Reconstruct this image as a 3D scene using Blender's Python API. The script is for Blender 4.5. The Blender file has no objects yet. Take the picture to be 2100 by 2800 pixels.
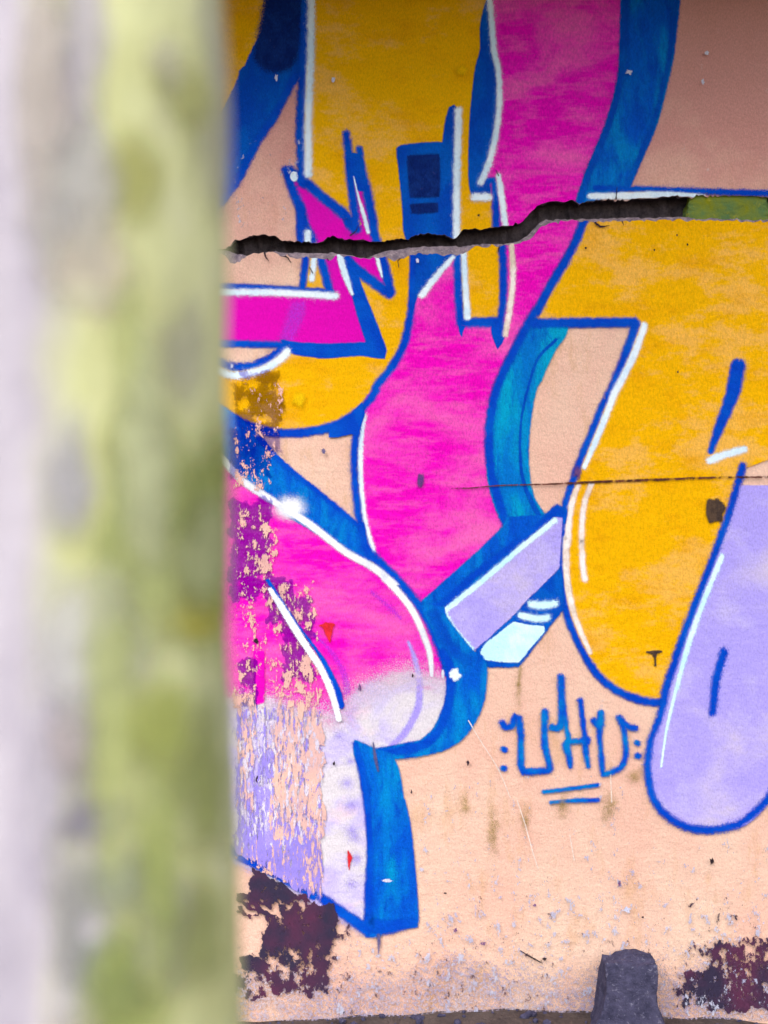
import bpy, bmesh, math, random
from mathutils import Vector, noise
from mathutils.geometry import delaunay_2d_cdt
random.seed(7)
sc = bpy.context.scene
col = sc.collection
R = math.radians

# ------------------------------------------------------------------ scale
SW, SH = 2100.0, 2800.0              # drawing units used for the mural sketch
S = 2.4 / SH                         # metres per drawing unit on the wall face
BASE = 2796.0                        # drawing row where wall meets the ground
DIST = 3.3                           # camera to wall
ZC = (BASE - SH / 2) * S             # camera height
def WX(x): return (x - SW / 2) * S
def WZ(y): return (BASE - y) * S

# ------------------------------------------------------------------ camera
cam = bpy.data.cameras.new('camera'); cam_o = bpy.data.objects.new('camera', cam)
col.objects.link(cam_o); sc.camera = cam_o
cam_o.location = (0, -DIST, ZC); cam_o.rotation_euler = (R(90), 0, 0)
cam.sensor_fit = 'VERTICAL'; cam.sensor_height = 36; cam.sensor_width = 27
cam.lens = 36 * DIST / 2.4
cam.clip_start = 0.05; cam.clip_end = 500
cam.dof.use_dof = True; cam.dof.focus_distance = DIST; cam.dof.aperture_fstop = 1.75

# ------------------------------------------------------------------ light
SUN_EL, SUN_AZ = 42.0, -26.0         # degrees; azimuth measured from straight behind the camera
w = bpy.data.worlds.new('World'); sc.world = w; w.use_nodes = True
nt = w.node_tree
sky = nt.nodes.new('ShaderNodeTexSky'); sky.sky_type = 'NISHITA'; sky.sun_disc = False
sky.sun_elevation = R(SUN_EL); sky.sun_rotation = R(180 + SUN_AZ)
sky.air_density = 1.0; sky.dust_density = 1.5; sky.ozone_density = 1.0
nt.links.new(sky.outputs[0], nt.nodes['Background'].inputs[0])
nt.nodes['Background'].inputs[1].default_value = 0.12
sun = bpy.data.lights.new('sun', 'SUN'); sun.energy = 2.0; sun.angle = R(36); sun.color = (1, .975, .95)
sun_o = bpy.data.objects.new('sun', sun); col.objects.link(sun_o)
sd = Vector((math.sin(R(SUN_AZ)) * math.cos(R(SUN_EL)), -math.cos(R(SUN_AZ)) * math.cos(R(SUN_EL)), math.sin(R(SUN_EL))))
sun_o.rotation_euler = sd.to_track_quat('Z', 'Y').to_euler(); sun_o.location = sd * 20
vs = sc.view_settings; vs.view_transform = 'Standard'; vs.look = 'None'; vs.gamma = 1; vs.use_curve_mapping = False
vs.exposure = 1.05
sc.render.engine = 'CYCLES'
sc.cycles.transparent_max_bounces = 64
sc.cycles.max_bounces = 6

# ------------------------------------------------------------------ materials
def lin(c): return tuple((v / 255 / 12.92 if v / 255 <= .04045 else ((v / 255 + .055) / 1.055) ** 2.4) for v in c)
K = 0.84
def C(r, g, b, k=K): a = lin((r, g, b)); return (a[0] * k, a[1] * k, a[2] * k, 1)

class N:
    """small node helper"""
    def __init__(s, name):
        s.m = bpy.data.materials.new(name); s.m.use_nodes = True
        s.t = s.m.node_tree; s.b = s.t.nodes['Principled BSDF']
        s.tc = s.t.nodes.new('ShaderNodeTexCoord')
        s.b.inputs['Specular IOR Level'].default_value = .06
        s.b.inputs['Roughness'].default_value = .75
    def new(s, k, **kw):
        n = s.t.nodes.new(k)
        for a, v in kw.items(): setattr(n, a, v)
        return n
    def put(s, sock, v):
        if hasattr(v, 'links'): s.t.links.new(v, sock)
        else: sock.default_value = v
    def noise(s, scale, detail=4, rough=.55, sx=1, sz=1, rot=0, off=(0, 0, 0), dist=0):
        mp = s.new('ShaderNodeMapping'); mp.inputs['Scale'].default_value = (sx, 1, sz)
        mp.inputs['Rotation'].default_value = (0, rot, 0); mp.inputs['Location'].default_value = off
        s.t.links.new(s.tc.outputs['Object'], mp.inputs[0])
        n = s.new('ShaderNodeTexNoise'); n.inputs['Scale'].default_value = scale
        n.inputs['Detail'].default_value = detail; n.inputs['Roughness'].default_value = rough
        n.inputs['Distortion'].default_value = dist
        s.t.links.new(mp.outputs[0], n.inputs['Vector']); return n.outputs['Fac']
    def rng(s, v, a, b, c=0., d=1., smooth=False):
        n = s.new('ShaderNodeMapRange'); n.clamp = True
        if smooth: n.interpolation_type = 'SMOOTHSTEP'
        s.put(n.inputs[0], v)
        for i, q in enumerate((a, b, c, d)): s.put(n.inputs[i + 1], q)
        return n.outputs[0]
    def math(s, op, a, b=0.):
        n = s.new('ShaderNodeMath', operation=op); s.put(n.inputs[0], a); s.put(n.inputs[1], b); return n.outputs[0]
    def mix(s, f, a, b, mode='MIX'):
        n = s.new('ShaderNodeMix', data_type='RGBA', blend_type=mode)
        s.put(n.inputs[0], f); s.put(n.inputs[6], a); s.put(n.inputs[7], b); return n.outputs[2]
    def attr(s, nm):
        n = s.new('ShaderNodeAttribute', attribute_name=nm); return n.outputs['Fac']
    def bump(s, h, d, st=.5):
        n = s.new('ShaderNodeBump'); n.inputs['Strength'].default_value = st; n.inputs['Distance'].default_value = d
        s.put(n.inputs['Height'], h); s.t.links.new(n.outputs[0], s.b.inputs['Normal'])
    def base(s, c): s.put(s.b.inputs['Base Color'], c)
    def alpha(s, a): s.put(s.b.inputs['Alpha'], a)

MAT = {}
def paint(name, c0, c1, scale=6, sx=1, sz=1, lo=.42, hi=.62, c2=None, s2=14, lo2=.6, hi2=.75, grain=.16, sharp=.5, op=1., rot=0, wear=.0, off=(0, 0, 0), jit=1., det=5, sx2=None, sz2=None, dist=.4, rgh=.6):
    n = N(name)
    f = n.rng(n.noise(scale, det, rgh, sx, sz, rot, off, dist), lo, hi, smooth=True)
    c = n.mix(f, c0, c1)
    if c2: c = n.mix(n.rng(n.noise(s2, 6, .65, sx2 or sx, sz2 or sz, rot, (3, 1, 2)), lo2, hi2), c, c2)
    g = n.noise(200, 4, .75, 1.5, .7, .4)
    c = n.mix(1., c, n.rng(g, .3, .7, 1 - grain * 1.5, 1 + grain * 1.5), 'MULTIPLY')
    n.base(c)
    # spray droplets: coverage follows 'a', each droplet fully opaque
    a = n.math('MULTIPLY', n.attr('a'), op if op < .9 else 1.)
    dn = n.math('SUBTRACT', n.noise(950, 1, .5), .5)
    j = n.math('MULTIPLY', dn, 1.9 if op < .9 else 1.5)
    j2 = n.math('MULTIPLY', n.math('SUBTRACT', n.noise(60, 2, .6), .5), .45 * jit)
    e = n.rng(n.math('ADD', n.math('ADD', a, j), j2), .45, .55)
    if wear:
        ww = n.rng(n.noise(55, 5, .7, 1, .7), .62 - wear * .12, .72 - wear * .12, 1, .15)
        e = n.math('MULTIPLY', e, ww)
    n.alpha(e)
    n.bump(n.math('ADD', n.noise(130, 5, .7), n.math('MULTIPLY', n.noise(16, 5, .6, 1, 1.6), 1.8)), .004, .5)
    MAT[name] = n.m
    return n.m

paint('yellow_paint', C(255, 188, 0), C(255, 190, 78), 3.8, .85, 1.7, .50, .585, C(244, 170, 2), 9, .50, .72, .13, det=10, dist=.0, rgh=.72)
paint('olive_yellow_paint', C(196, 158, 20), C(150, 130, 20), 9)
paint('pink_paint', C(250, 4, 192), C(255, 104, 188), 4.0, 1, 1.9, .42, .72, C(255, 104, 186), 3.0, .48, .80, .17, det=5, sx2=3.2, sz2=13, rot=-.06)
paint('magenta_paint', C(240, 6, 188), C(214, 22, 186), 6, 1, 1, .45, .8, None, grain=.08)
paint('blue_line_paint', C(0, 70, 198), C(0, 88, 206), 9, grain=.08, sharp=.7)
paint('blue_fill_paint', C(0, 90, 206), C(0, 138, 210), 7, 2.2, .7, .40, .68, C(0, 70, 190), 15, .50, .68, .16, rot=.25)
paint('deep_blue_paint', C(0, 74, 190), C(0, 94, 200), 9, 1.6, .7, grain=.14)
paint('cyan_blue_paint', C(0, 118, 206), C(0, 164, 206), 8, 2.2, .55, .36, .62, C(0, 84, 196), 20, .54, .7, .16, rot=-.2)
paint('tag_blue_paint', C(0, 78, 204), C(0, 132, 208), 16, grain=.1, lo=.4, hi=.66, sharp=.8)
paint('white_paint', C(236, 246, 252, .98), C(214, 234, 248, .98), 8, grain=.07, sharp=.8)
paint('soft_white_paint', C(250, 236, 228, .98), C(244, 220, 200), 14, grain=.1, sharp=.9, op=.9)
paint('glow_white_paint', C(246, 244, 252, .98), C(240, 240, 250), 14, grain=.1, sharp=.95, op=.92, jit=.3)
paint('ice_white_paint', C(220, 252, 252, .98), C(196, 242, 250, .98), 10, grain=.08)
paint('lilac_paint', C(184, 168, 250), C(218, 202, 230), 4.5, 1, 1.2, .44, .74, C(204, 190, 246), 9, .52, .7, .12)
paint('cream_paint', C(232, 222, 226), C(206, 190, 244), 5, 1, 1.4, .42, .62, C(244, 210, 220), 8, .55, .75, .1, sharp=.95)
paint('violet_haze', C(196, 50, 220), C(180, 60, 220), 8, op=.55, sharp=.95, jit=.3)
paint('lilac_haze', C(176, 156, 250), C(184, 168, 250), 8, op=.8, sharp=.8)
paint('lilac_spot', C(176, 158, 246), C(176, 158, 246), 8, op=.55, sharp=1, jit=.3)
paint('navy_paint', C(8, 38, 112), C(16, 50, 126), 30, grain=.25, c2=C(60, 64, 124), s2=40, lo2=.62, hi2=.72, jit=.5)
paint('cyan_spot', C(0, 168, 214), C(0, 150, 214), 12, op=.7, sharp=1, jit=.3)
paint('red_paint', C(236, 50, 60), C(216, 40, 50), 20)
paint('yellow_spot', C(255, 205, 10), C(255, 196, 0), 12, op=.8, sharp=1, jit=.3)
paint('cream_haze', C(240, 214, 230), C(232, 206, 236), 8, op=.55, sharp=1, jit=.4)
paint('pink_haze', C(255, 60, 200), C(255, 90, 200), 8, op=.52, sharp=1, jit=.4)
paint('pale_scratch', C(250, 236, 224), C(250, 236, 224), 8, op=.8)
paint('peach_paint', C(250, 200, 164), C(248, 190, 160), 5, grain=.14)
paint('purple_smudge', C(104, 62, 130), C(120, 80, 130), 20, op=.75, sharp=1, jit=.3)
paint('brown_stain', C(92, 72, 58), C(70, 56, 50), 30, op=.9)
paint('dark_mark', C(52, 40, 44), C(64, 46, 60), 30, op=.92)
paint('olive_stain', C(170, 142, 70), C(150, 128, 60), 20, op=.5, sharp=1, wear=.6)
paint('grey_drip', C(92, 90, 140), C(110, 100, 140), 20, op=.85)
paint('chip_white', C(226, 222, 238), C(210, 212, 236), 30, op=.9)
paint('crack_line_grime', C(110, 60, 50), C(80, 50, 36), 60, op=.95, wear=.9)

def density(name, c0, c1, nscale, sx=1, sz=1, op=1., detail=6, soft=.05, rough=.65, cs=10):
    """flaked layer: attribute 'a' gives how much of the surface is covered"""
    n = N(name)
    n.base(n.mix(1., n.mix(n.rng(n.noise(cs, 4), .4, .65), c0, c1), n.rng(n.noise(200, 3, .7, 1.5, .8, .4), .25, .75, .85, 1.15), 'MULTIPLY'))
    v = n.rng(n.math('ADD', n.noise(nscale, detail, rough, sx, sz), n.math('MULTIPLY', n.math('SUBTRACT', n.noise(nscale * 4.5, 3, .7, sx, sz), .5), .35)), .2, .8)
    th = n.math('SUBTRACT', 1., n.attr('a'))
    n.alpha(n.math('MULTIPLY', n.rng(n.math('SUBTRACT', v, th), -soft * .5, soft), op))
    n.bump(n.noise(130, 5, .7), .0016, .5)
    MAT[name] = n.m
density('bare_plaster', C(246, 192, 176), C(226, 172, 164), 60, 1.25, .7)
density('bare_plaster_streaks', C(248, 196, 176), C(222, 178, 176), 84, 1.5, .36)
density('dark_old_paint', C(58, 50, 72), C(94, 50, 76), 46, 1.1, .8, 1.)
density('grey_stain', C(170, 158, 186), C(206, 186, 190), 160, 1, 1, 1., soft=.2)
density('pale_chips', C(206, 206, 226), C(186, 184, 214), 46, 1.2, .8, .8)
density('dark_chips', C(80, 56, 66), C(110, 80, 90), 60, 1.3, .8, .85)
density('cream_flecks', C(232, 222, 230), C(214, 200, 224), 90, 1.5, .45)
density('violet_old_paint', C(168, 148, 238), C(150, 132, 222), 76, 1.5, .36, .95)

def glaze():
    n = N('dark_varnish_stain')
    v = n.rng(n.noise(28, 6, .65, 1.1, .9), .22, .78)
    al = n.rng(n.math('SUBTRACT', v, n.math('SUBTRACT', 1., n.attr('a'))), -.03, .08)
    tr = n.new('ShaderNodeBsdfTransparent')
    n.t.links.new(n.mix(al, (1, 1, 1, 1), (.58, .55, .80, 1)), tr.inputs[0])
    n.t.links.new(tr.outputs[0], n.t.nodes['Material Output'].inputs[0])
    MAT['dark_varnish_stain'] = n.m
glaze()

def plaster():
    n = N('painted_plaster')
    c = n.mix(n.rng(n.noise(3.2, 5, .6, 1.4, .8), .38, .64), C(252, 200, 176), C(254, 215, 188))
    c = n.mix(n.rng(n.noise(9, 6, .65, 1.6, .6), .54, .76), c, C(228, 178, 132))
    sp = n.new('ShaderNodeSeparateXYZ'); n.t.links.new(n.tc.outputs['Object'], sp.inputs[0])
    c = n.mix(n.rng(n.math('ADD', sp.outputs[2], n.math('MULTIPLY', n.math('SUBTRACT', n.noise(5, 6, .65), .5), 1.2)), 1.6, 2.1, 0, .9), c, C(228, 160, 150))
    c = n.mix(n.rng(n.noise(90, 5, .75, 1.3, .7, .3), .40, .62, 0, .17), c, C(206, 146, 132))
    c = n.mix(n.rng(n.noise(26, 6, .7, 1.3, .8, 0, (4, 0, 1)), .63, .72), c, C(236, 204, 196))
    c = n.mix(n.rng(n.noise(70, 5, .7, 1.5, .8), .70, .76), c, C(150, 112, 106))
    c = n.mix(1., c, n.rng(n.noise(220, 3, .7, 1.5, .8, .4), .3, .7, .84, 1.15), 'MULTIPLY')
    n.base(c)
    n.bump(n.math('ADD', n.noise(120, 6, .7), n.math('MULTIPLY', n.noise(16, 5, .6, 1, 1.6), 1.8)), .0045, .6)
    MAT['painted_plaster'] = n.m
plaster()
def rough_mat(name, c0, c1, c2, s=40, bd=.006):
    n = N(name)
    c = n.mix(n.rng(n.noise(s, 6, .7), .35, .65), c0, c1)
    c = n.mix(n.rng(n.noise(s * 2.7, 5, .7), .58, .7), c, c2)
    n.base(c); n.b.inputs['Roughness'].default_value = .95
    n.bump(n.noise(s * 1.6, 7, .75), bd, .9)
    MAT[name] = n.m
rough_mat('broken_concrete', C(120, 106, 122), C(186, 164, 168), C(226, 204, 204), 60)
rough_mat('dark_mortar', C(70, 62, 66), C(104, 92, 94), C(48, 44, 44), 60)
rough_mat('soil', C(86, 74, 72), C(112, 98, 92), C(60, 52, 52), 14, .02)
rough_mat('grey_stone', C(70, 68, 92), C(100, 96, 124), C(150, 146, 168), 42, .012)
rough_mat('moss_chunk', C(150, 150, 24), C(96, 130, 84), C(176, 168, 60), 14)

# ------------------------------------------------------------------ objects
def link(name, me, mat, parent=None):
    o = bpy.data.objects.new(name, me); col.objects.link(o)
    if mat: me.materials.append(MAT[mat] if isinstance(mat, str) else mat)
    if parent: o.parent = parent
    return o
def tag(o, label=None, cat=None, kind=None, group=None):
    for k, v in (('label', label), ('category', cat), ('kind', kind), ('group', group)):
        if v: o[k] = v
    return o
def empty(name, loc=(0, 0, 0)):
    e = bpy.data.objects.new(name, None); e.location = loc; col.objects.link(e); e.empty_display_size = .1; return e

# ------------------------------------------------------------------ crack profile (drawing units)
def T(ox, oy, txt):
    out = []
    for p in txt.split():
        a, b = p.split(','); out.append((ox + float(a) / 3.318, oy + float(b) / 3.318))
    return out
A1, A2, A3 = (600, 130), (1000, 130), (1460, 130)
B1, B2, B3 = (600, 600), (1000, 600), (1460, 600)
C1, C2, C3 = (600, 1000), (1000, 1000), (1460, 1000)
D1, D2, D3 = (600, 1400), (1000, 1400), (1460, 1400)
E1, E2, E3 = (600, 1800), (1000, 1800), (1460, 1800)
F1, F2, F3 = (600, 2180), (1000, 2180), (1460, 2180)
def Z(*a):
    out = []
    for i in range(0, len(a), 2): out += T(a[i][0], a[i][1], a[i + 1])
    return out
CU = [(545, 682)] + Z(B1, '60,262 100,240 150,190 250,165 330,150 410,135 500,145 570,195 700,205 860,205 930,205 1000,150 1080,165 1200,188 1320,188',
                      B2, '130,205 270,180 400,170 500,135 600,125 700,150 830,165 900,90 1000,80 1100,85 1250,60 1400,40',
                      A3, '0,1470 60,1420 120,1400 200,1395 300,1395 400,1405 500,1395 600,1385 700,1390 800,1385 900,1375 1000,1370 1100,1365 1200,1360 1300,1345 1400,1360 1500,1350 1629,1345') + [(2050, 536), (2200, 545), (2500, 560), (2800, 590)]
CD = [(545, 682)] + Z(B1, '60,275 100,290 150,310 250,320 330,300 410,290 500,285 570,300 700,300 860,300 1000,300 1080,305 1200,322 1320,350 1400,320 1480,290 1560,270',
                      B2, '270,275 400,250 500,245 600,240 700,240 830,240 900,240 1000,220 1100,215 1250,220 1400,190 1500,110',
                      A3, '60,1575 120,1560 300,1550 500,1550 700,1545 900,1535 1100,1540 1300,1530 1500,1525 1629,1530') + [(2050, 592), (2200, 598), (2500, 600), (2800, 590)]
CP = [(545, 682)] + Z(B1, '60,330 100,390 150,400 250,330 330,302 410,292 500,300 570,330 700,350 860,350 930,360 1000,362 1080,330 1200,335 1320,355 1400,345 1480,350 1560,360 1600,370',
                      B2, '400,335 500,310 600,315 700,320 830,330 900,300 1000,240 1100,250 1250,235 1400,215 1500,180',
                      B3, '0,130 60,80 150,30 300,12 450,15 550,30 650,20 750,20 850,15 950,15 1200,5 1629,12') + [(2050, 606), (2200, 612), (2500, 612), (2800, 590)]
def interp(pts, x):
    if x <= pts[0][0]: return pts[0][1]
    for (x0, y0), (x1, y1) in zip(pts, pts[1:]):
        if x <= x1: return y0 + (y1 - y0) * (x - x0) / max(x1 - x0, 1e-6)
    return pts[-1][1]
KX, KU, KD, KP = [], [], [], []
x = 545.
while x <= 2800:
    t = min(1, (x - 545) / 60, (2800 - x) / 200); t = max(t, 0)
    u = interp(CU, x) + t * (noise.noise((x * .04, 0, 3)) * 8 + noise.noise((x * .15, 1, 3)) * 6)
    d = interp(CD, x) + t * (noise.noise((x * .06, 5, 3)) * 4 + noise.noise((x * .2, 6, 3)) * 3)
    p = interp(CP, x) + t * (noise.noise((x * .045, 9, 3)) * 8 + noise.noise((x * .17, 8, 3)) * 6)
    if t <= 0: d = u; p = u
    d = max(d, u); p = max(p, d + (2 if t > 0 else 0))
    KX.append(x); KU.append(u); KD.append(d); KP.append(p); x += 6.5
KX[-1] = 2800; KU[-1] = KD[-1] = KP[-1] = 590
BX = [-1e5] + KX + [1e5]; BU = [KU[0]] + KU + [KU[-1]]; BP = [KP[0]] + KP + [KP[-1]]
UMIN, PMAX = min(KU) - 1, max(KP) + 1

# ------------------------------------------------------------------ flat paint sheets
def clip(poly, f):
    out = []; n = len(poly)
    for i in range(n):
        a, b = poly[i], poly[(i + 1) % n]; fa, fb = f(a), f(b)
        if fa >= 0: out.append(a)
        if (fa >= 0) != (fb >= 0):
            t = fa / (fa - fb); out.append(tuple(a[k] + (b[k] - a[k]) * t for k in range(len(a))))
    return out
def crack_cut(polys):
    """cut the crack out of a list of convex polygons of (x, y, a, lift)"""
    res = []
    for p in polys:
        ys = [v[1] for v in p]; xs = [v[0] for v in p]
        if max(ys) < UMIN or min(ys) > PMAX or max(xs) < KX[0] or min(xs) > KX[-1]: res.append(p); continue
        x0, x1 = min(xs), max(xs)
        for i in range(len(BX) - 1):
            if BX[i + 1] <= x0 or BX[i] >= x1: continue
            q = clip(p, lambda v: v[0] - BX[i])
            if len(q) < 3: continue
            q = clip(q, lambda v: BX[i + 1] - v[0])
            if len(q) < 3: continue
            dx = BX[i + 1] - BX[i]
            up = clip(q, lambda v: BU[i] + (BU[i + 1] - BU[i]) * (v[0] - BX[i]) / dx - v[1])
            lo = clip(q, lambda v: v[1] - BP[i] - (BP[i + 1] - BP[i]) * (v[0] - BX[i]) / dx)
            if len(up) >= 3: res.append(up)
            if len(lo) >= 3: res.append(lo)
    return res
LAYER = [0]
def sheet(name, polys, mat, parent):
    polys = crack_cut(polys)
    LAYER[0] += 1
    y0 = -(0.0004 + 0.00005 * LAYER[0])
    vs_, fs, at = [], [], []; idx = {}
    for p in polys:
        f = []
        for v in p:
            k = (round(v[0], 3), round(v[1], 3), round(v[3], 4), round(v[2], 3))
            if k not in idx:
                idx[k] = len(vs_); vs_.append((WX(v[0]), y0 - v[3] * 1e-5, WZ(v[1]))); at.append(v[2])
            if not f or f[-1] != idx[k]: f.append(idx[k])
        if len(f) > 2 and f[0] == f[-1]: f.pop()
        if len(set(f)) > 2 and len(set(f)) == len(f): fs.append(f)
    me = bpy.data.meshes.new(name); me.from_pydata(vs_, [], fs)
    a = me.attributes.new('a', 'FLOAT', 'POINT')
    a.data.foreach_set('value', at)
    me.update()
    bm = bmesh.new(); bm.from_mesh(me)
    for f in bm.faces:
        if f.normal.y > 0: f.normal_flip()
    bm.to_mesh(me); bm.free()
    return link(name, me, mat, parent)

def smooth(pts, closed=False, step=9, corner=48):
    """Catmull-Rom through the points, keeping sharp corners sharp"""
    n = len(pts); P = [Vector(p) for p in pts]
    def at(i): return P[i % n] if closed else P[max(0, min(n - 1, i))]
    def sharp(i):
        if not closed and (i <= 0 or i >= n - 1): return True
        a, b = at(i) - at(i - 1), at(i + 1) - at(i)
        if a.length < 1e-6 or b.length < 1e-6: return True
        return abs(a.angle_signed(b)) > R(corner)
    out = []
    for i in range(n if closed else n - 1):
        p1, p2 = at(i), at(i + 1); L = (p2 - p1).length
        if L < 1e-6: continue
        m1 = (p2 - p1) if sharp(i) else (p2 - at(i - 1)) * .5 * min(1, 2 * L / ((p2 - at(i - 1)).length + 1e-6))
        m2 = (p2 - p1) if sharp(i + 1 if not closed else (i + 1) % n) else (at(i + 2) - p1) * .5 * min(1, 2 * L / ((at(i + 2) - p1).length + 1e-6))
        k = max(1, int(L / step))
        for j in range(k):
            t = j / k; t2, t3 = t * t, t * t * t
            out.append(p1 * (2 * t3 - 3 * t2 + 1) + m1 * (t3 - 2 * t2 + t) + p2 * (3 * t2 - 2 * t3) + m2 * (t3 - t2))
    if not closed: out.append(P[-1])
    return out

def stroke_polys(pts, width, feather=10., cap=True, step=9):
    ws = width if isinstance(width, (list, tuple)) else [width] * len(pts)
    sp = smooth(pts, False, step)
    # width along the arc
    cum = [0.]
    for a, b in zip(pts, pts[1:]): cum.append(cum[-1] + math.dist(a, b))
    arc = [0.]
    for a, b in zip(sp, sp[1:]): arc.append(arc[-1] + (b - a).length)
    tot = arc[-1] or 1
    rows = []
    n = len(sp)
    for i, p in enumerate(sp):
        d = (sp[min(i + 1, n - 1)] - sp[max(i - 1, 0)]); d = d.normalized() if d.length > 1e-9 else Vector((1, 0))
        wv = interp(list(zip(cum, ws)), arc[i] / tot * cum[-1]) * (1 + .06 * noise.noise((p.x * .02, p.y * .02, 1)))
        f = min(feather * 1.45, wv * .75); c = wv / 2 - f * .64; o = wv / 2 + f * .36
        rows.append((p, d, c, o))
    R_ = []; tail = min(11., feather * 1.1)
    def row(p, d, c, o, sc_c, sc_o, tc, to):
        nrm = Vector((-d.y, d.x))
        o2 = o + tail; t2 = to * (o2 / max(o, 1e-6))
        R_.append([p + d * t2 - nrm * o2 * sc_o, p + d * to - nrm * o * sc_o, p + d * tc - nrm * c * sc_c, p + d * tc + nrm * c * sc_c, p + d * to + nrm * o * sc_o, p + d * t2 + nrm * o2 * sc_o])
    if cap:
        p, d, c, o = rows[0]
        for th in (88, 65, 40, 18): row(p, d, c, o, math.cos(R(th)), math.cos(R(th)), -c * math.sin(R(th)), -o * math.sin(R(th)))
    for p, d, c, o in rows: row(p, d, c, o, 1, 1, 0, 0)
    if cap:
        p, d, c, o = rows[-1]
        for th in (18, 40, 65, 88): row(p, d, c, o, math.cos(R(th)), math.cos(R(th)), c * math.sin(R(th)), o * math.sin(R(th)))
    out = []; al = (0., .3, 1., 1., .3, 0.)
    for i, (r0, r1) in enumerate(zip(R_, R_[1:])):
        l0, l1 = i * .02, (i + 1) * .02
        for k in range(5):
            q = [(r0[k].x, r0[k].y, al[k], l0), (r0[k + 1].x, r0[k + 1].y, al[k + 1], l0), (r1[k + 1].x, r1[k + 1].y, al[k + 1], l1), (r1[k].x, r1[k].y, al[k], l1)]
            out.append(q[:3]); out.append([q[0], q[2], q[3]])
    return out
def stroke(name, pts, width, mat, parent, feather=10., cap=True):
    return sheet(name, stroke_polys(pts, width, feather, cap), mat, parent)
def strokes(name, lst, mat, parent, feather=10.):
    out = []
    if mat == 'tag_blue_paint': lst = [(p, [v * 1.18 for v in w_] if isinstance(w_, (list, tuple)) else w_ * 1.18) for p, w_ in lst]
    for i, (pts, w_) in enumerate(lst):
        out += [[(v[0], v[1], v[2], v[3] + i * 1.0) for v in p] for p in stroke_polys(pts, w_, feather)]
    return sheet(name, out, mat, parent)
def fill_polys(pts, feather=5., step=12, corner=48):
    sp = smooth(pts, True, step, corner)
    cd = delaunay_2d_cdt([Vector((p.x, p.y)) for p in sp], [], [list(range(len(sp)))], 1, 1e-5)
    vv, ff = cd[0], cd[2]
    out = [[(vv[i].x, vv[i].y, 1., 0.) for i in f] for f in ff]
    area = sum(sp[i - 1].x * sp[i].y - sp[i].x * sp[i - 1].y for i in range(len(sp)))
    sg = 1 if area > 0 else -1
    n = len(sp); off = []
    for i in range(n):
        d = (sp[(i + 1) % n] - sp[i - 1]); d = d.normalized() if d.length > 1e-9 else Vector((1, 0))
        off.append(sp[i] + Vector((d.y, -d.x)) * sg * feather)
    for i in range(n):
        j = (i + 1) % n; l = 2 + i * .004
        a, b, c, d = sp[i], sp[j], off[j], off[i]
        out.append([(a.x, a.y, 1., 0.), (b.x, b.y, 1., 0.), (c.x, c.y, 0., l)])
        out.append([(a.x, a.y, 1., 0.), (c.x, c.y, 0., l), (d.x, d.y, 0., l)])
    return out
def fill(name, pts, mat, parent, feather=5., corner=48):
    return sheet(name, fill_polys(pts, feather * 1.6, 12, corner), mat, parent)
def blob_polys(cx, cy, rx, ry, core=.35, jag=.18, seed=0, n=26):
    out = []; rs = []
    for i in range(n):
        th = 2 * math.pi * i / n
        k = 1 + jag * noise.noise((math.cos(th) * 1.6 + seed * 3.1, math.sin(th) * 1.6, seed))
        rs.append((math.cos(th) * rx * k, math.sin(th) * ry * k))
    for i in range(n):
        j = (i + 1) % n
        a, b = rs[i], rs[j]
        ai, bi = (cx + a[0] * core, cy + a[1] * core, 1., 0.), (cx + b[0] * core, cy + b[1] * core, 1., 0.)
        ao, bo = (cx + a[0], cy + a[1], 0., 0.), (cx + b[0], cy + b[1], 0., 0.)
        out += [[(cx, cy, 1., 0.), ai, bi], [ai, ao, bo], [ai, bo, bi]]
    return out
def blob(name, cx, cy, rx, ry, mat, parent, core=.35, jag=.3, seed=0):
    return sheet(name, blob_polys(cx, cy, rx, ry, core, jag, seed), mat, parent)
def field(name, box, step, fn, mat, parent, warp=True):
    """grid sheet whose attribute is a coverage map"""
    x0, y0, x1, y1 = box; nx = int((x1 - x0) / step); ny = int((y1 - y0) / step); out = []
    def wf(x, y):
        return fn(x + 13 * noise.noise((x * .035, y * .03, 1.3)) + 6 * noise.noise((x * .12, y * .1, 4.3)), y + 18 * noise.noise((x * .035, y * .03, 7.7)) + 8 * noise.noise((x * .12, y * .1, 2.1)))
    g = [[max(0., (wf if warp else fn)(x0 + i * step, y0 + j * step)) for i in range(nx + 1)] for j in range(ny + 1)]
    for j in range(ny):
        for i in range(nx):
            q = [g[j][i], g[j][i + 1], g[j + 1][i + 1], g[j + 1][i]]
            if max(q) < .02: continue
            X0, Y0 = x0 + i * step, y0 + j * step
            out.append([(X0, Y0, q[0], 0.), (X0 + step, Y0, q[1], 0.), (X0 + step, Y0 + step, q[2], 0.), (X0, Y0 + step, q[3], 0.)])
    return sheet(name, out, mat, parent)
def soft_in(v, a, b, e):   # 1 inside [a,b], falling to 0 over e
    return max(0., min(1., (v - a) / e + 1 if v < a else 1., (b - v) / e + 1 if v > b else 1.))

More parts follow.
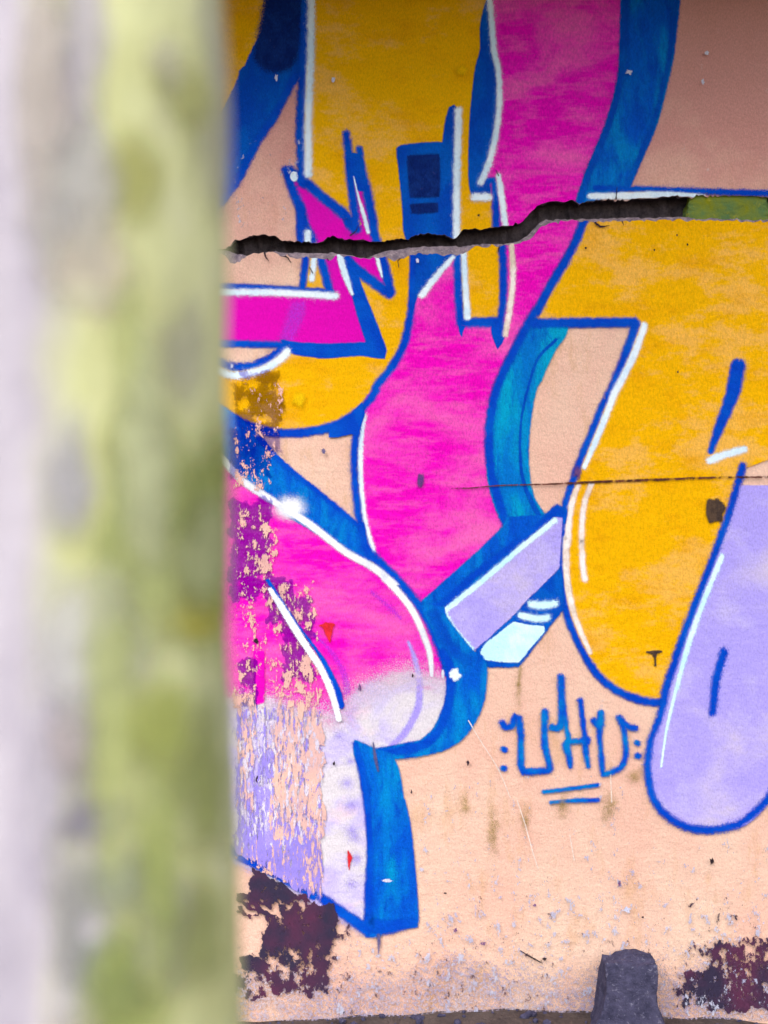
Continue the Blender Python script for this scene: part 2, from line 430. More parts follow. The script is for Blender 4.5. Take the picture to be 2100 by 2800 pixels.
# ------------------------------------------------------------------ the wall itself
wall = empty('painted_wall')
tag(wall, 'cracked peach plaster wall covered in pink, yellow and blue graffiti lettering', 'wall')
WXL, WXR, WTOP, WTH = -3200., 5300., -900., .26
def slab(name, front, chamfer=None):
    bm = bmesh.new()
    # front: list of (x,y) drawing units, first part along the crack from left to right
    fr = [bm.verts.new((WX(a), 0, WZ(b))) for a, b in front]
    bm.faces.new(fr)
    if chamfer:
        mid = [bm.verts.new((WX(a), dep, WZ(b))) for a, b, dep in chamfer]
        rest = fr[len(chamfer):]
    else:
        mid = None; rest = None
    back = [bm.verts.new((WX(a), WTH, WZ(b))) for a, b in front]
    n = len(fr); m = len(chamfer) if chamfer else 0
    for i in range(n):
        j = (i + 1) % n
        if chamfer and i < m - 1:
            bm.faces.new([fr[i], fr[j], mid[j], mid[i]])
        elif chamfer and i == m - 1: bm.faces.new([fr[i], fr[j], back[j], back[i], mid[i]])
        elif chamfer and j == 0: bm.faces.new([fr[i], fr[0], mid[0], back[0], back[i]])
        else: bm.faces.new([fr[i], fr[j], back[j], back[i]])
    if chamfer:
        for i in range(m - 1): bm.faces.new([mid[i], mid[i + 1], back[i + 1], back[i]])
    bm.faces.new(back)
    bmesh.ops.recalc_face_normals(bm, faces=bm.faces)
    bmesh.ops.triangulate(bm, faces=[f for f in bm.faces if len(f.verts) > 4])
    me = bpy.data.meshes.new(name); bm.to_mesh(me); bm.free()
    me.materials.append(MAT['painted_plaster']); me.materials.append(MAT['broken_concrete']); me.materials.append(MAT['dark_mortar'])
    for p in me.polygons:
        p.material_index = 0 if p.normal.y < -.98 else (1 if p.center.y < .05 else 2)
    o = bpy.data.objects.new(name, me); col.objects.link(o); o.parent = wall
    return o
# lower slab: plaster edge along KP, chipped lip falling back to KD
low = [(WXL, KP[0])] + list(zip(KX, KP)) + [(WXR, KP[-1]), (WXR, BASE + 120), (WXL, BASE + 120)]
cham = [(WXL, KP[0], .001)] + [(a, b, .004 + .004 * (1 + noise.noise((a * .03, 2, 2)))) for a, b in zip(KX, KD)] + [(WXR, KP[-1], .001)]
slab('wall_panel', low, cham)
up = [(WXL, KU[0] - .3)] + [(a, b - .3) for a, b in zip(KX, KU)] + [(WXR, KU[-1] - .3)]
upc = [(WXL, KU[0] - .3, .001)] + [(a, b + 5 * noise.noise((a * .04, 7, 1)) - 3, .02 + .012 * noise.noise((a * .06, 3, 3))) for a, b in zip(KX, KU)] + [(WXR, KU[-1] - .3, .001)]
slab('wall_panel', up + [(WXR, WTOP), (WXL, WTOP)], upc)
bm = bmesh.new()   # dark mortar deep inside the crack, uneven
g = {}
for i in range(0, 130):
    for j in range(5):
        xx = 480 + i * 18.5; yy = 480 + j * 65
        g[i, j] = bm.verts.new((WX(xx), .045 + .02 * noise.noise((i * .6, j * .9, 4)), WZ(yy)))
for i in range(129):
    for j in range(4): bm.faces.new([g[i, j], g[i, j + 1], g[i + 1, j + 1], g[i + 1, j]])
me = bpy.data.meshes.new('crack_core'); bm.to_mesh(me); bm.free(); link('crack_core', me, 'dark_mortar', wall)

# ------------------------------------------------------------------ mural: fills, each with outlines and highlights below it
yel_b = fill('yellow_letter', [(250, -60), (790, -60), (700, 139)] + Z(A1, '240,200 110,460 0,640') + [(520, 420), (250, 520)], 'yellow_paint', wall)
yel = fill('yellow_letter', [(825, -60), (1345, -60)] + Z(A2, '1020,30 990,400 960,900 950,1300 1180,1300') + [(1356, 640), (1378, 700), (1372, 880), (1262, 880), (1240, 690), (1200, 690), (1132, 800)] +
           Z(B2, '390,950 330,1170') + [(1075, 1008), (1030, 1070), (998, 1108), (940, 1152), (901, 1169), (841, 1181), (772, 1184), (720, 1178), (660, 1157), (560, 1100), (480, 1050), (480, 1020), (640, 1016), (700, 1000), (780, 955), (845, 930), (850, 800), (826, 790), (832, 700), (824, 640), (824, 500), (822, 341), (832, 139)], 'yellow_paint', wall)
band = fill('blue_shadow_band', [(790, -60), (850, -60)] + Z(A1, '830,30 700,250 600,430 490,640 380,800 290,960 190,1160 60,1350 -80,1500 -220,1560 -200,1100 -60,760 30,590 110,430 175,290 190,220 240,170 300,30'), 'deep_blue_paint', wall)
fill('navy_patch', Z(A1, '470,-500 780,-500 660,60 610,150 540,170 430,150 370,90 400,-100'), 'navy_paint', band, 22)
stroke('outline', Z(A1, '690,270 600,430 490,640 380,800 290,960 190,1160 60,1350 -80,1500'), 20, 'blue_line_paint', band, 9)

# zigzag pink letter
zig = fill('pink_zigzag_letter', Z(A1, '650,1180 950,1420 1100,1540 1220,1659', B1, '1240,110 1300,40', A1, '1250,1500 1210,1180 1290,1300 1390,1659', B1, '1420,180 1440,350 1510,600 1400,540 1180,370 1150,400 1220,700 1270,850 1345,1120 700,1140 560,1130 -200,1120 -200,640 100,640 1020,670 960,480 900,240 850,120 800,0', A1, '760,1500'), 'magenta_paint', wall, 3, 20)
fill('violet_patch', Z(B1, '670,770 760,760 740,880 650,1090 570,1090 600,1000'), 'violet_haze', zig, 14)
strokes('outline', [(Z(A1, '600,1110 680,1330 745,1490 770,1640', B1, '800,100 850,190'), [22, 24, 26, 30, 26, 22]),
                    (Z(A1, '640,1120 780,1225 950,1370 1100,1490 1200,1580', B1, '1150,30 1235,85'), 27),
                    (Z(A1, '1152,785 1172,950 1192,1200 1222,1450 1240,1640', B1, '1245,90'), [19, 22, 22, 22, 22, 24])], 'blue_line_paint', zig)
strokes('outline', [(Z(A1, '1270,925 1285,1100 1335,1300 1395,1600', B1, '1390,60 1425,200'), [18, 24, 25, 24, 24, 24])], 'blue_line_paint', zig)
fill('outline', Z(A1, '1150,1010 1200,960 1250,965 1300,1010 1312,1150 1325,1300 1265,1300 1215,1200 1190,1290 1170,1200'), 'blue_line_paint', zig, 3)
strokes('outline', [(Z(B1, '900,300 960,500 1000,660'), 22), (Z(B1, '1120,300 1160,370 1245,455 1400,570 1540,670'), 27), (Z(B1, '1470,330 1510,480 1548,660'), 25)], 'blue_line_paint', zig)
fill('outline', Z(B1, '1100,320 1165,365 1230,450 1270,580 1340,760 1420,960 1505,1190 1490,1252 1400,1240 1300,1222 1100,1236 950,1245 700,1215 600,1180 560,1100 700,1128 1000,1140 1335,1128 1340,1100 1290,960 1250,820 1200,640'), 'blue_line_paint', zig, 6, 25)
stroke('outline', Z(B1, '-200,1120 60,1128 300,1132 580,1140'), 17, 'blue_line_paint', zig)
stroke('outline', Z(B1, '-200,605 100,612 400,622 700,640 1020,662'), 16, 'blue_line_paint', zig)
stroke('outline', Z(A1, '735,1440 738,1640', B1, '742,200'), 22, 'blue_line_paint', zig)
stroke('outline', Z(B1, '785,320 778,400 766,500 752,630'), 18, 'blue_line_paint', zig)
stroke('white_highlight', Z(B1, '-200,650 80,660 500,665 800,680 1055,697'), 16, 'white_paint', zig, 11)
stroke('white_highlight', Z(B1, '800,120 800,215'), 15, 'white_paint', zig, 11)
stroke('white_highlight', Z(B1, '862,330 850,450 838,545'), 13, 'white_paint', zig, 11)
stroke('white_highlight', Z(B1, '1080,250 1110,400 1150,530 1205,680'), [15, 16, 16, 7], 'white_paint', zig, 5)
stroke('white_highlight', Z(A1, '1218,1170 1260,1350 1310,1520 1345,1659', B1, '1350,120'), [2, 5, 9, 9, 8], 'white_paint', zig, 4)
stroke('white_highlight', Z(B1, '1425,320 1450,430 1475,520'), [10, 8, 4], 'white_paint', zig, 4)
blob('white_dot', *Z(A1, '680,1170')[0], 13, 15, 'white_paint', zig, .8, .1)

# arc under the bar
arc = stroke('blue_arc', Z(B1, '-200,1180 80,1330 200,1340 350,1312 500,1230 590,1150'), 20, 'blue_line_paint', wall)
stroke('white_highlight', Z(B1, '-200,1300 100,1410 250,1402 420,1350 560,1262 615,1200'), 18, 'white_paint', arc, 11)
# outlines of the middle yellow letter
stroke('outline', [(838, -60), (832, 139), (822, 341), (825, 431), (828, 500)], 24, 'blue_line_paint', yel)
stroke('white_highlight', [(852, -60)] + Z(A1, '828,60 808,600 806,1150'), 18, 'white_paint', yel, 10)

# blue block with navy window
blk = fill('blue_block', Z(A2, '290,920 320,898 480,880 705,868 740,640 770,550 800,530 822,560 815,1400', B2, '815,330 790,350 500,690 450,800 400,800 415,500 415,340 355,100 350,0', A2, '340,1400 310,1100'), 'deep_blue_paint', wall, 5, 30)
fill('navy_patch', Z(A2, '390,1000 650,985 655,1340 420,1350'), 'navy_paint', blk, 8, 20)
fill('navy_patch', Z(A2, '420,1440 640,1425 640,1480 430,1495'), 'navy_paint', blk, 8, 20)
stroke('white_highlight', Z(A2, '840,575 836,850 826,1200 826,1659', B2, '825,190'), 17, 'white_paint', blk, 11)

# leaf
leaf = fill('blue_leaf', [(1352, -60), (1318, 60)] + Z(A2, '1050,30 1010,170 980,400 960,600 946,900 945,1200 965,1330 1130,1330 1150,1190 1060,1210 1110,1000 1170,800 1195,600 1195,400 1175,200 1150,30') + [(1338, 60)], 'deep_blue_paint', wall, 5, 40)
# tall pink letter
pk = fill('pink_letter', [(1332, -60)] + Z(A2, '1165,30 1200,200 1215,420 1205,620 1170,850 1085,1140 1130,1200 1190,1659', B2, '1250,260 1260,760 1220,960 860,960 820,600 812,345 500,690 450,790 420,950 340,1200 230,1370 100,1520 0,1640',
          C1, '1310,430 1262,750 1275,1050 1310,1400 1385,1659', D1, '1390,370', D2, '80,380 300,600 510,820 700,650 1000,400 1250,160', C2, '1200,1350 1125,1080 1100,750 1135,420 1200,180 1270,0', B2, '1400,1030 1659,560', B3, '430,20', A3, '390,1390 550,960 720,480 790,60') + [(1702, -60)], 'pink_paint', wall, 5, 40)
strokes('outline', [(Z(B2, '425,330 424,640 420,760 392,950 338,1160 225,1360 100,1510', C2, '90,230', C1, '1310,372 1160,490 1000,560 800,602 570,612 400,590 200,515 100,460 -200,250'), [14, 16, 18, 20, 20, 20, 21, 21, 22, 24, 23, 22, 22, 22, 22, 22, 22])], 'blue_line_paint', pk)
strokes('outline', [(Z(B2, '826,250 838,600 852,850 862,930'), 22), (Z(B2, '860,935 1000,936 1215,932'), 25), (Z(B2, '1238,200 1250,500 1246,760 1220,960'), 19)], 'blue_line_paint', pk)
fill('drip', Z(B2, '840,960 900,975 880,1000 870,1062 855,1010'), 'blue_line_paint', pk, 4)
fill('drip', Z(B2, '1145,960 1270,940 1255,1060 1200,1172 1150,1040'), 'blue_line_paint', pk, 4)
strokes('outline', [(Z(A2, '1110,1210 1160,1210 1182,1400 1186,1659', B2, '1190,120'), [16, 20, 20, 20, 20])], 'blue_line_paint', pk)
stroke('white_highlight', Z(B2, '790,345 640,520 510,690'), [11, 15, 17], 'white_paint', pk, 7)
stroke('white_highlight', Z(B2, '890,310 900,550 922,885'), [14, 14, 17], 'white_paint', pk, 7)
stroke('white_highlight', Z(A2, '1205,1165 1232,1350 1265,1600', B2, '1275,80'), [13, 16, 14, 12], 'white_paint', pk, 7)
stroke('white_highlight', Z(B2, '1320,200 1336,450 1322,700 1292,900 1266,1045'), [13, 13, 14, 14, 14], 'soft_white_paint', pk, 8)
stroke('white_highlight', [(1334, -60)] + Z(A2, '1165,30 1200,200 1215,420 1205,620 1170,850 1110,1070 1045,1222'), [13, 14, 14, 14, 14, 15, 15, 16], 'white_paint', leaf, 11)
stroke('white_highlight', Z(A2, '985,1362 1115,1358'), 18, 'white_paint', leaf, 11)
stroke('white_highlight', Z(C1, '1305,455 1285,600 1275,800 1280,1050 1318,1400 1390,1659', D1, '1392,355'), [15, 15, 14, 13, 12, 12, 14], 'white_paint', pk, 7)

# blue shadow right of the pink letter
sh1 = fill('blue_shadow_band', [(1702, -60), (1862, -60)] + Z(A3, '1260,30 1230,200 1170,450 1110,680 1020,900 940,1080 880,1220 850,1300 480,1400 390,1400 460,1180 550,960 650,720 730,450 780,180'), 'blue_fill_paint', wall, 6)
strokes('outline', [([(1714, -60)] + Z(A3, '810,30 795,200 750,450 670,720 570,960 480,1180 415,1400'), 17), ([(1852, -60)] + Z(A3, '1235,30 1205,200 1148,450 1085,680 1000,900 920,1080 860,1230'), 14)], 'deep_blue_paint', sh1, 12)
stroke('outline', Z(A3, '560,1275 840,1285 1300,1297 1700,1312 2200,1322 3000,1300'), 15, 'blue_line_paint', sh1)
stroke('white_highlight', Z(A3, '510,1352 800,1350 1200,1335 1545,1348'), [14, 18, 15, 6], 'white_paint', sh1, 6)

# right yellow letter
y3 = fill('yellow_letter', Z(B3, '500,5 1000,8 1600,0') + [(2220, 600), (2240, 1200)] + Z(D3, '1900,-400 1760,30 1629,390 1350,1130 1190,1620', E3, '1160,390 1050,395 900,350 750,270 600,150 480,10', D3, '370,1130 300,950 260,750 245,500 250,300 270,0', C3, '290,1250 340,1070 400,900 520,600 640,300 760,0', B3, '950,950 900,905 40,910'), 'yellow_paint', wall, 4)
# cyan shadow below pink letter
sh2 = fill('blue_shadow_band', Z(B3, '0,900 150,960 300,980 270,1060 190,1170 110,1330 40,1500', C2, '1620,0 1540,200 1490,450 1465,750 1475,1000 1520,1200 1625,1370 1560,1450 1300,1500 1210,1350 1120,1050 1110,750 1150,400 1210,170', B2, '1290,1300 1400,1100 1500,930'), 'cyan_blue_paint', wall, 6)
strokes('outline', [(Z(B3, '470,-20 330,300 150,600 20,850', B2, '1540,830 1400,1080 1290,1300', C2, '1185,210 1135,450 1118,700 1145,1000 1215,1250 1290,1480'), 22)], 'blue_line_paint', sh2)
stroke('outline', Z(B3, '200,1090', C2, '1560,-60 1460,250 1410,500 1400,800 1430,1050 1530,1290 1620,1430'), [8, 7, 7, 6, 7, 9, 14, 16], 'deep_blue_paint', sh2, 6)
strokes('outline', [(Z(B3, '0,945 450,938 905,935'), 24), (Z(B3, '925,955 860,1150 760,1400 650,1659', C3, '640,310 520,610 400,905 345,1070 290,1250 262,1450 250,1659', D3, '240,300 242,500 262,750 305,950 375,1130 475,1330 600,1500 740,1610', E3, '900,358 1050,395 1165,392'),
        [24, 23, 22, 21, 18, 18, 17, 18, 18, 18, 18, 18, 18, 18, 18, 18, 18, 19, 20, 20, 20, 20])], 'blue_line_paint', y3)
stroke('white_highlight', Z(B3, '1000,962 960,1080 880,1280 700,1640', C3, '700,330 560,680 455,920'), [16, 17, 17, 17, 16, 15, 11], 'white_paint', y3, 11)
stroke('white_highlight', Z(C3, '400,1085 350,1220 320,1400 302,1659', D3, '295,200 290,420 300,620 350,880 420,1080 510,1275'), [11, 14, 14, 15, 15, 15, 15, 14, 13, 10], 'soft_white_paint', y3, 8)
stroke('white_highlight', Z(C3, '520,1075 470,1200 440,1350 428,1659', D3, '430,250 440,450 460,605'), [12, 13, 13, 13, 12, 13, 15], 'soft_white_paint', y3, 9)
mk = stroke('blue_wedge', Z(C3, '1600,780 1680,560 1800,250 1850,0'), [14, 26, 36, 40], 'blue_line_paint', wall)
stroke('white_highlight', Z(C3, '1590,860 1700,815 1900,760'), 18, 'white_paint', mk, 8)

# lilac bar in the middle with blue around it
bar_b = fill('blue_shadow_band', Z(D2, '510,820 1000,385 1250,140 1290,60 1600,40', C3, '90,1370 210,1270 290,1320 275,1420 200,1390 0,1545', D2, '1100,590 700,895 540,940'), 'blue_fill_paint', wall, 6, 30)
stroke('outline', Z(D2, '520,890 700,830 1000,560 1300,330 1659,60', C3, '200,1310 265,1345'), [16, 20, 18, 18, 22, 22, 18], 'blue_line_paint', bar_b)
low_b = fill('blue_shadow_band', Z(D3, '215,500 0,730', D2, '1480,770 1300,970 1020,1210 1000,1300 1085,1392 1380,1392 1640,1060', D3, '130,1030 255,880 245,600'), 'deep_blue_paint', wall, 6, 30)
lil = fill('lilac_bar', Z(D2, '720,900 1100,585', C3, '0,1550 200,1385 245,1390', D3, '215,505 0,720', D2, '1480,760 1300,955 1040,1190 965,1255'), 'lilac_paint', wall, 5, 30)
stroke('white_highlight', Z(D2, '960,1245 800,1060 712,905'), [12, 12, 12], 'ice_white_paint', lil, 6)
stroke('white_highlight', Z(D2, '712,900 1100,588 1400,330', C3, '0,1555 190,1400'), 13, 'ice_white_paint', lil, 6)
fill('ice_white_panel', Z(D2, '1340,1005 1480,1035 1610,1045 1608,1085 1500,1205 1385,1350 1280,1350 1065,1325 1052,1270 1095,1200 1200,1120'), 'ice_white_paint', low_b, 5, 30)
stroke('white_highlight', [(1453, 1652), (1482, 1655), (1515, 1650)], 17, 'ice_white_paint', low_b)
stroke('white_highlight', [(1425, 1683), (1467, 1691), (1496, 1688)], 16, 'ice_white_paint', low_b)

# lower left letter: pink above, cream below
lp = fill('pink_letter', Z(C1, '-250,560 40,850 500,1230 1130,1640', D1, '1400,500', D2, '310,720 480,880 600,1030 700,1280 745,1500', E2, '720,420 620,650 500,760 300,800 100,835', E1, '1390,830 1230,760 1290,1050 1350,1500', F1, '1355,500 1335,1160 1000,955 600,730 220,530 -250,280'), 'pink_paint', wall, 4)
cr = fill('cream_letter_foot', Z(E1, '-250,520 150,470 400,450 700,560 950,600 1120,580 1240,420 1400,290 1659,215', E2, '430,215 600,270 735,275 720,420 620,650 500,760 300,800 100,835', E1, '1390,830 1230,760 1290,1050 1350,1500', F1, '1355,500 1335,1160 1000,955 600,730 220,530 -250,280'), 'cream_paint', lp, 34)
stroke('violet_arc', Z(D1, '860,1110 1000,1250 1110,1420 1160,1600', E1, '1150,320'), [8, 16, 20, 22, 22], 'violet_haze', lp, 6)
stroke('violet_arc', Z(D1, '1380,720 1560,880 1640,960'), [12, 20, 14], 'violet_haze', lp, 12)
stroke('lilac_arc', Z(D2, '390,1180 450,1350 490,1560', E2, '490,280 480,420 430,550 350,680 235,790'), [10, 16, 20, 20, 20, 20, 20, 16], 'lilac_haze', lp, 6)
for i, (bx, by, rr) in enumerate(((1085, 700, 60), (1190, 930, 70), (1160, 1130, 90), (1200, 1330, 95), (1200, 1560, 95))):
    q = Z(E1, '%d,%d' % (bx, by))[0]; blob('lilac_dab', q[0], q[1], rr / 2.0, rr / 2.4, 'lilac_spot', cr, .05, .12, i)
for i, (bx, by, rr) in enumerate(((1220, 350, 85), (1240, 560, 90), (1200, 790, 80))):
    q = Z(F1, '%d,%d' % (bx, by))[0]; blob('lilac_dab', q[0], q[1], rr / 2.0, rr / 2.4, 'lilac_spot', cr, .05, .12, i + 9)
for i, (a, b, rx, ry) in enumerate(((E1, '1150,430', 62, 66), (E1, '1450,190', 80, 26), (E2, '180,200', 110, 24), (E1, '1000,560', 60, 40), (E2, '560,260', 50, 20), (E1, '1290,300', 34, 40))):
    q = Z(a, b)[0]; blob('pink_overspray', q[0], q[1], rx, ry, 'pink_haze', cr, .1, .2, i)
stroke('cream_overspray', Z(E1, '-100,420 400,400 900,500 1120,470 1290,310 1659,150', E2, '430,140 700,215'), 70, 'cream_haze', cr, 60)
sh3 = fill('blue_shadow_band', Z(C1, '-200,200 0,360 130,450 360,640 500,800 700,980 900,1140 1250,1430', D1, '1300,100 1340,300 1390,400', D2, '20,450', D1, '1350,455 1150,350 850,160 600,10', C1, '500,1230 200,1030 40,850 -250,560'), 'blue_fill_paint', wall, 6)
strokes('outline', [(Z(C1, '1285,440 1245,590 1222,800 1232,1100 1272,1420 1330,1650', D1, '1375,390', D2, '90,430 280,610 470,830 590,1030 690,1280 745,1460'), [12, 18, 17, 18, 18, 20, 26, 24, 22, 22, 22, 22, 22]),
                    (Z(C1, '360,660 500,815 700,990 900,1150 1250,1440'), 13)], 'blue_line_paint', sh3)
fill('outline', Z(C1, '1290,340 1315,430 1250,640 1200,612 1090,640 1000,648 1000,570 1160,485'), 'blue_line_paint', sh3, 3, 30)
sh4 = fill('blue_shadow_band', Z(D2, '500,850 700,870 720,950 960,1260 1050,1310 1085,1400', E2, '1085,200 1050,420 950,620 820,760 600,850 240,900 0,880', E1, '1480,880 1390,850', E2, '100,832 500,750 620,640 720,420 745,230 720,50', D2, '700,1280 600,1030'), 'blue_fill_paint', wall, 6, 30)
strokes('outline', [(Z(E1, '1240,770 1390,845', E2, '100,862 300,836 500,790 640,680 735,480 772,260 755,60', D2, '710,1260'), [14, 24, 24, 22, 24, 24, 22, 22, 22, 22])], 'blue_line_paint', sh4)
stroke('outline', Z(D2, '610,930 700,1120 830,1290 930,1350'), [26, 30, 30, 26], 'deep_blue_paint', sh4, 20)
ft = fill('blue_shadow_band', Z(E1, '1230,750 1440,840 1580,880', E2, '240,895 290,1020 330,1250 370,1450', F2, '340,0 400,300 440,700 466,1100 460,1160 300,1185 150,1210 130,1248 0,1250', F1, '1340,1245 1335,1100 1355,600 1345,100', E1, '1330,1300 1290,1050 1230,850'), 'blue_fill_paint', wall, 6, 40)
strokes('outline', [(Z(E1, '1238,775 1285,980 1342,1350 1368,1640', F1, '1372,450 1350,950 1350,1190'), [14, 18, 17, 16, 18, 20, 24]),
                    (Z(F1, '1350,1150 1480,1170 1659,1150', F2, '420,1130'), [34, 40, 30, 20])], 'blue_line_paint', ft)
stroke('outline', Z(F1, '-250,260 220,545 400,632 650,765 850,880'), [22, 24, 24, 24, 24], 'blue_line_paint', lp)
stroke('outline', Z(F1, '920,905 1000,960 1200,1100 1345,1205'), [20, 24, 26, 26], 'blue_line_paint', lp)
stroke('white_highlight', Z(C1, '-250,560 40,860 200,1035 500,1235 800,1425', D1, '1150,365 1400,505 1600,665', D2, '150,575 310,742 430,905 520,1100 580,1285 598,1480'), [16, 17, 17, 18, 17, 17, 18, 17, 17, 16, 15, 15, 14, 8], 'glow_white_paint', lp, 7)
q = Z(C1, '640,1290')[0]; blob('spray_glow', q[0], q[1], 74, 54, 'glow_white_paint', lp, .02, .08)
blob('cyan_dab', *Z(F1, '1560,670')[0], 30, 74, 'cyan_spot', ft, .1, .2, 3)
blob('white_dab', *Z(F1, '1520,750')[0], 18, 6, 'chip_white', ft, .4, .4, 3)
blob('white_dab', *Z(D2, '808,1470')[0], 20, 22, 'white_paint', sh4, .45, .5, 3)
blob('white_dab', *Z(D2, '700,1470')[0], 6, 20, 'chip_white', lp, .3, .5, 5)

# right lilac letter
l4 = fill('lilac_letter', [(2010, 1330)] + Z(D3, '1629,390 1350,1130 1190,1620', E3, '1165,400 1120,560 1060,720 1030,900 1035,1080 1070,1250 1160,1380 1300,1490 1450,1540 1620,1550') + [(2040, 2250), (2120, 2150), (2190, 1800), (2200, 1330)], 'lilac_paint', wall, 4)
stroke('outline', [(2030, 1275)] + Z(D3, '1760,30 1629,400 1500,735 1350,1135 1250,1430 1185,1640', E3, '1180,380 1125,560 1062,720 1032,900 1035,1080 1072,1250 1160,1380 1300,1490 1450,1540 1620,1548') + [(2030, 2245), (2110, 2160), (2180, 1900)], [18] * 3 + [18, 19, 20, 20, 20, 17, 17, 18, 18, 18, 19, 19, 20, 20, 20, 20, 20], 'blue_line_paint', l4)
stroke('pale_edge', Z(D3, '1700,400 1540,800 1400,1190 1300,1560', E3, '1290,260 1200,640 1150,980'), [12, 12, 12, 10, 9, 7, 4], 'ice_white_paint', l4, 12)
stroke('outline', Z(E3, '1720,-60 1650,180 1615,490'), [22, 22, 20], 'blue_line_paint', l4)

# tag
tg = strokes('tag_letter', [(Z(E2, '1240,585 1270,622 1330,605 1355,520 1385,540 1405,700 1405,960 1430,1025 1659,1012', E3, '140,1000 130,930 100,800 92,650 98,485'), 15)], 'tag_blue_paint', wall, 7)
strokes('tag_letter', [(Z(E3, '242,168 250,400 250,545 235,610 200,632 160,622'), 16), (Z(E3, '265,430 295,640 312,730 290,780 322,920 327,985'), [12, 10, 12, 18, 14, 8]),
                       (Z(E3, '300,752 465,742'), 12), (Z(E3, '420,380 440,550 462,720 468,850 492,975'), [12, 11, 11, 13, 10]), (Z(E3, '462,742 470,744'), 23)], 'tag_blue_paint', wall, 7)
strokes('tag_letter', [(Z(E3, '602,490 594,600 590,640 600,800 622,1045 700,1030 790,980 830,880 820,700 800,600 770,535'), [15, 18, 12, 11, 13, 12, 12, 12, 12, 12, 14]), (Z(E3, '540,560 585,610'), 15),
                       (Z(E3, '775,545 850,615 915,628'), [14, 13, 14])], 'tag_blue_paint', wall, 7)
for a, b in ((E3, '935,762'), (E3, '938,880'), (E2, '1255,822'), (E2, '1250,992')):
    q = Z(a, b)[0]; strokes('tag_dot', [([(q[0] - 1.5, q[1]), (q[0] + 1.5, q[1] + 1)], 13)], 'tag_blue_paint', wall, 6)
stroke('tag_underline', Z(E3, '90,1207 330,1178 580,1145'), 10, 'tag_blue_paint', wall, 6)
stroke('tag_underline', Z(E3, '150,1302 350,1286 578,1280'), [8, 11, 12], 'tag_blue_paint', wall, 6)

# ------------------------------------------------------------------ stains, drips and wear
blob('yellow_dab', *Z(C1, '720,300')[0], 32, 34, 'yellow_spot', yel, .3, .3, 2)
blob('yellow_dab', *Z(A2, '870,220')[0], 24, 24, 'yellow_spot', yel, .3, .3, 4)
blob('purple_spot', *Z(C2, '495,1040')[0], 14, 24, 'purple_smudge', pk, .5, .5, 1)
blob('purple_spot', *Z(C3, '395,970')[0], 20, 28, 'purple_smudge', y3, .2, .6, 2)
strokes('drip', [(Z(D3, '1020,1268 1090,1272 1150,1262'), [4, 11, 5]), (Z(D3, '1078,1272 1085,1305'), 5), (Z(D3, '1096,1275 1094,1330 1098,1390'), [6, 4, 4])], 'brown_stain', y3, 3)
blob('brown_patch', *Z(C3, '1640,1320')[0], 30, 42, 'brown_stain', y3, .7, .5, 6)
stroke('hairline_crack', Z(C2, '780,1112 950,1110 1200,1088 1659,1075', C3, '320,1066 560,1054 800,1045 1300,1027 1640,1015 2200,1010'), [2, 3, 3, 4, 5, 6, 6, 6, 5, 4], 'crack_line_grime', wall, 3)
for a, b, w_ in ((B1, '410,300 420,345 450,380', [5, 3, 1]), (B1, '560,330 620,350 650,398', [5, 4, 1]), (B1, '820,440 850,495', [3, 2]), (B1, '970,330 990,380', [5, 2]), (B2, '1210,240 1200,300', [4, 1]), (B1, '1190,150 1240,110 1260,60', [4, 2, 1]),
                (B3, '540,20 600,70 680,60', [6, 5, 1]), (B3, '790,10 810,60', [4, 1]), (A3, '740,1380 750,1270', [4, 1]), (B2, '330,340 290,380 300,440', [4, 2, 1]), (A2, '1180,1120 1205,1170', [2, 2])):
    stroke('hairline_crack', Z(a, b), w_, 'dark_mark', wall, 2)
stroke('scratch', Z(E1, '1395,760 1415,900 1440,1020'), [3, 9, 3], 'grey_drip', sh4, 3)
stroke('drip', Z(F1, '1445,1245 1448,1320 1440,1415'), [10, 9, 2], 'grey_drip', ft, 3)
stroke('drip', Z(D2, '1405,1410 1385,1560 1390,1640'), [12, 8, 6], 'olive_stain', wall, 8)
strokes('red_drip', [(Z(D1, '915,1028 975,1022 1035,1022'), [5, 13, 7]), (Z(D1, '965,1030 990,1100 1004,1178'), [20, 15, 3]), (Z(D1, '1018,1025 1014,1110'), [8, 4])], 'red_paint', lp, 5)
stroke('red_drip', Z(F1, '1168,480 1184,540 1176,590 1178,650'), [3, 13, 6, 2], 'red_paint', cr, 5)
blob('bolt_hole', *Z(E1, '358,1095')[0], 10, 13, 'dark_mark', wall, .7, .1, 1)
fd = fill('magenta_drip', Z(E1, '320,-60 400,-60 398,350 385,560 390,700 383,800 375,720 355,600 335,300'), 'magenta_paint', lp, 5)
fill('cream_drip_tip', Z(E1, '338,440 398,420 388,560 392,690 384,800 370,720 355,590'), 'cream_paint', lp, 8)

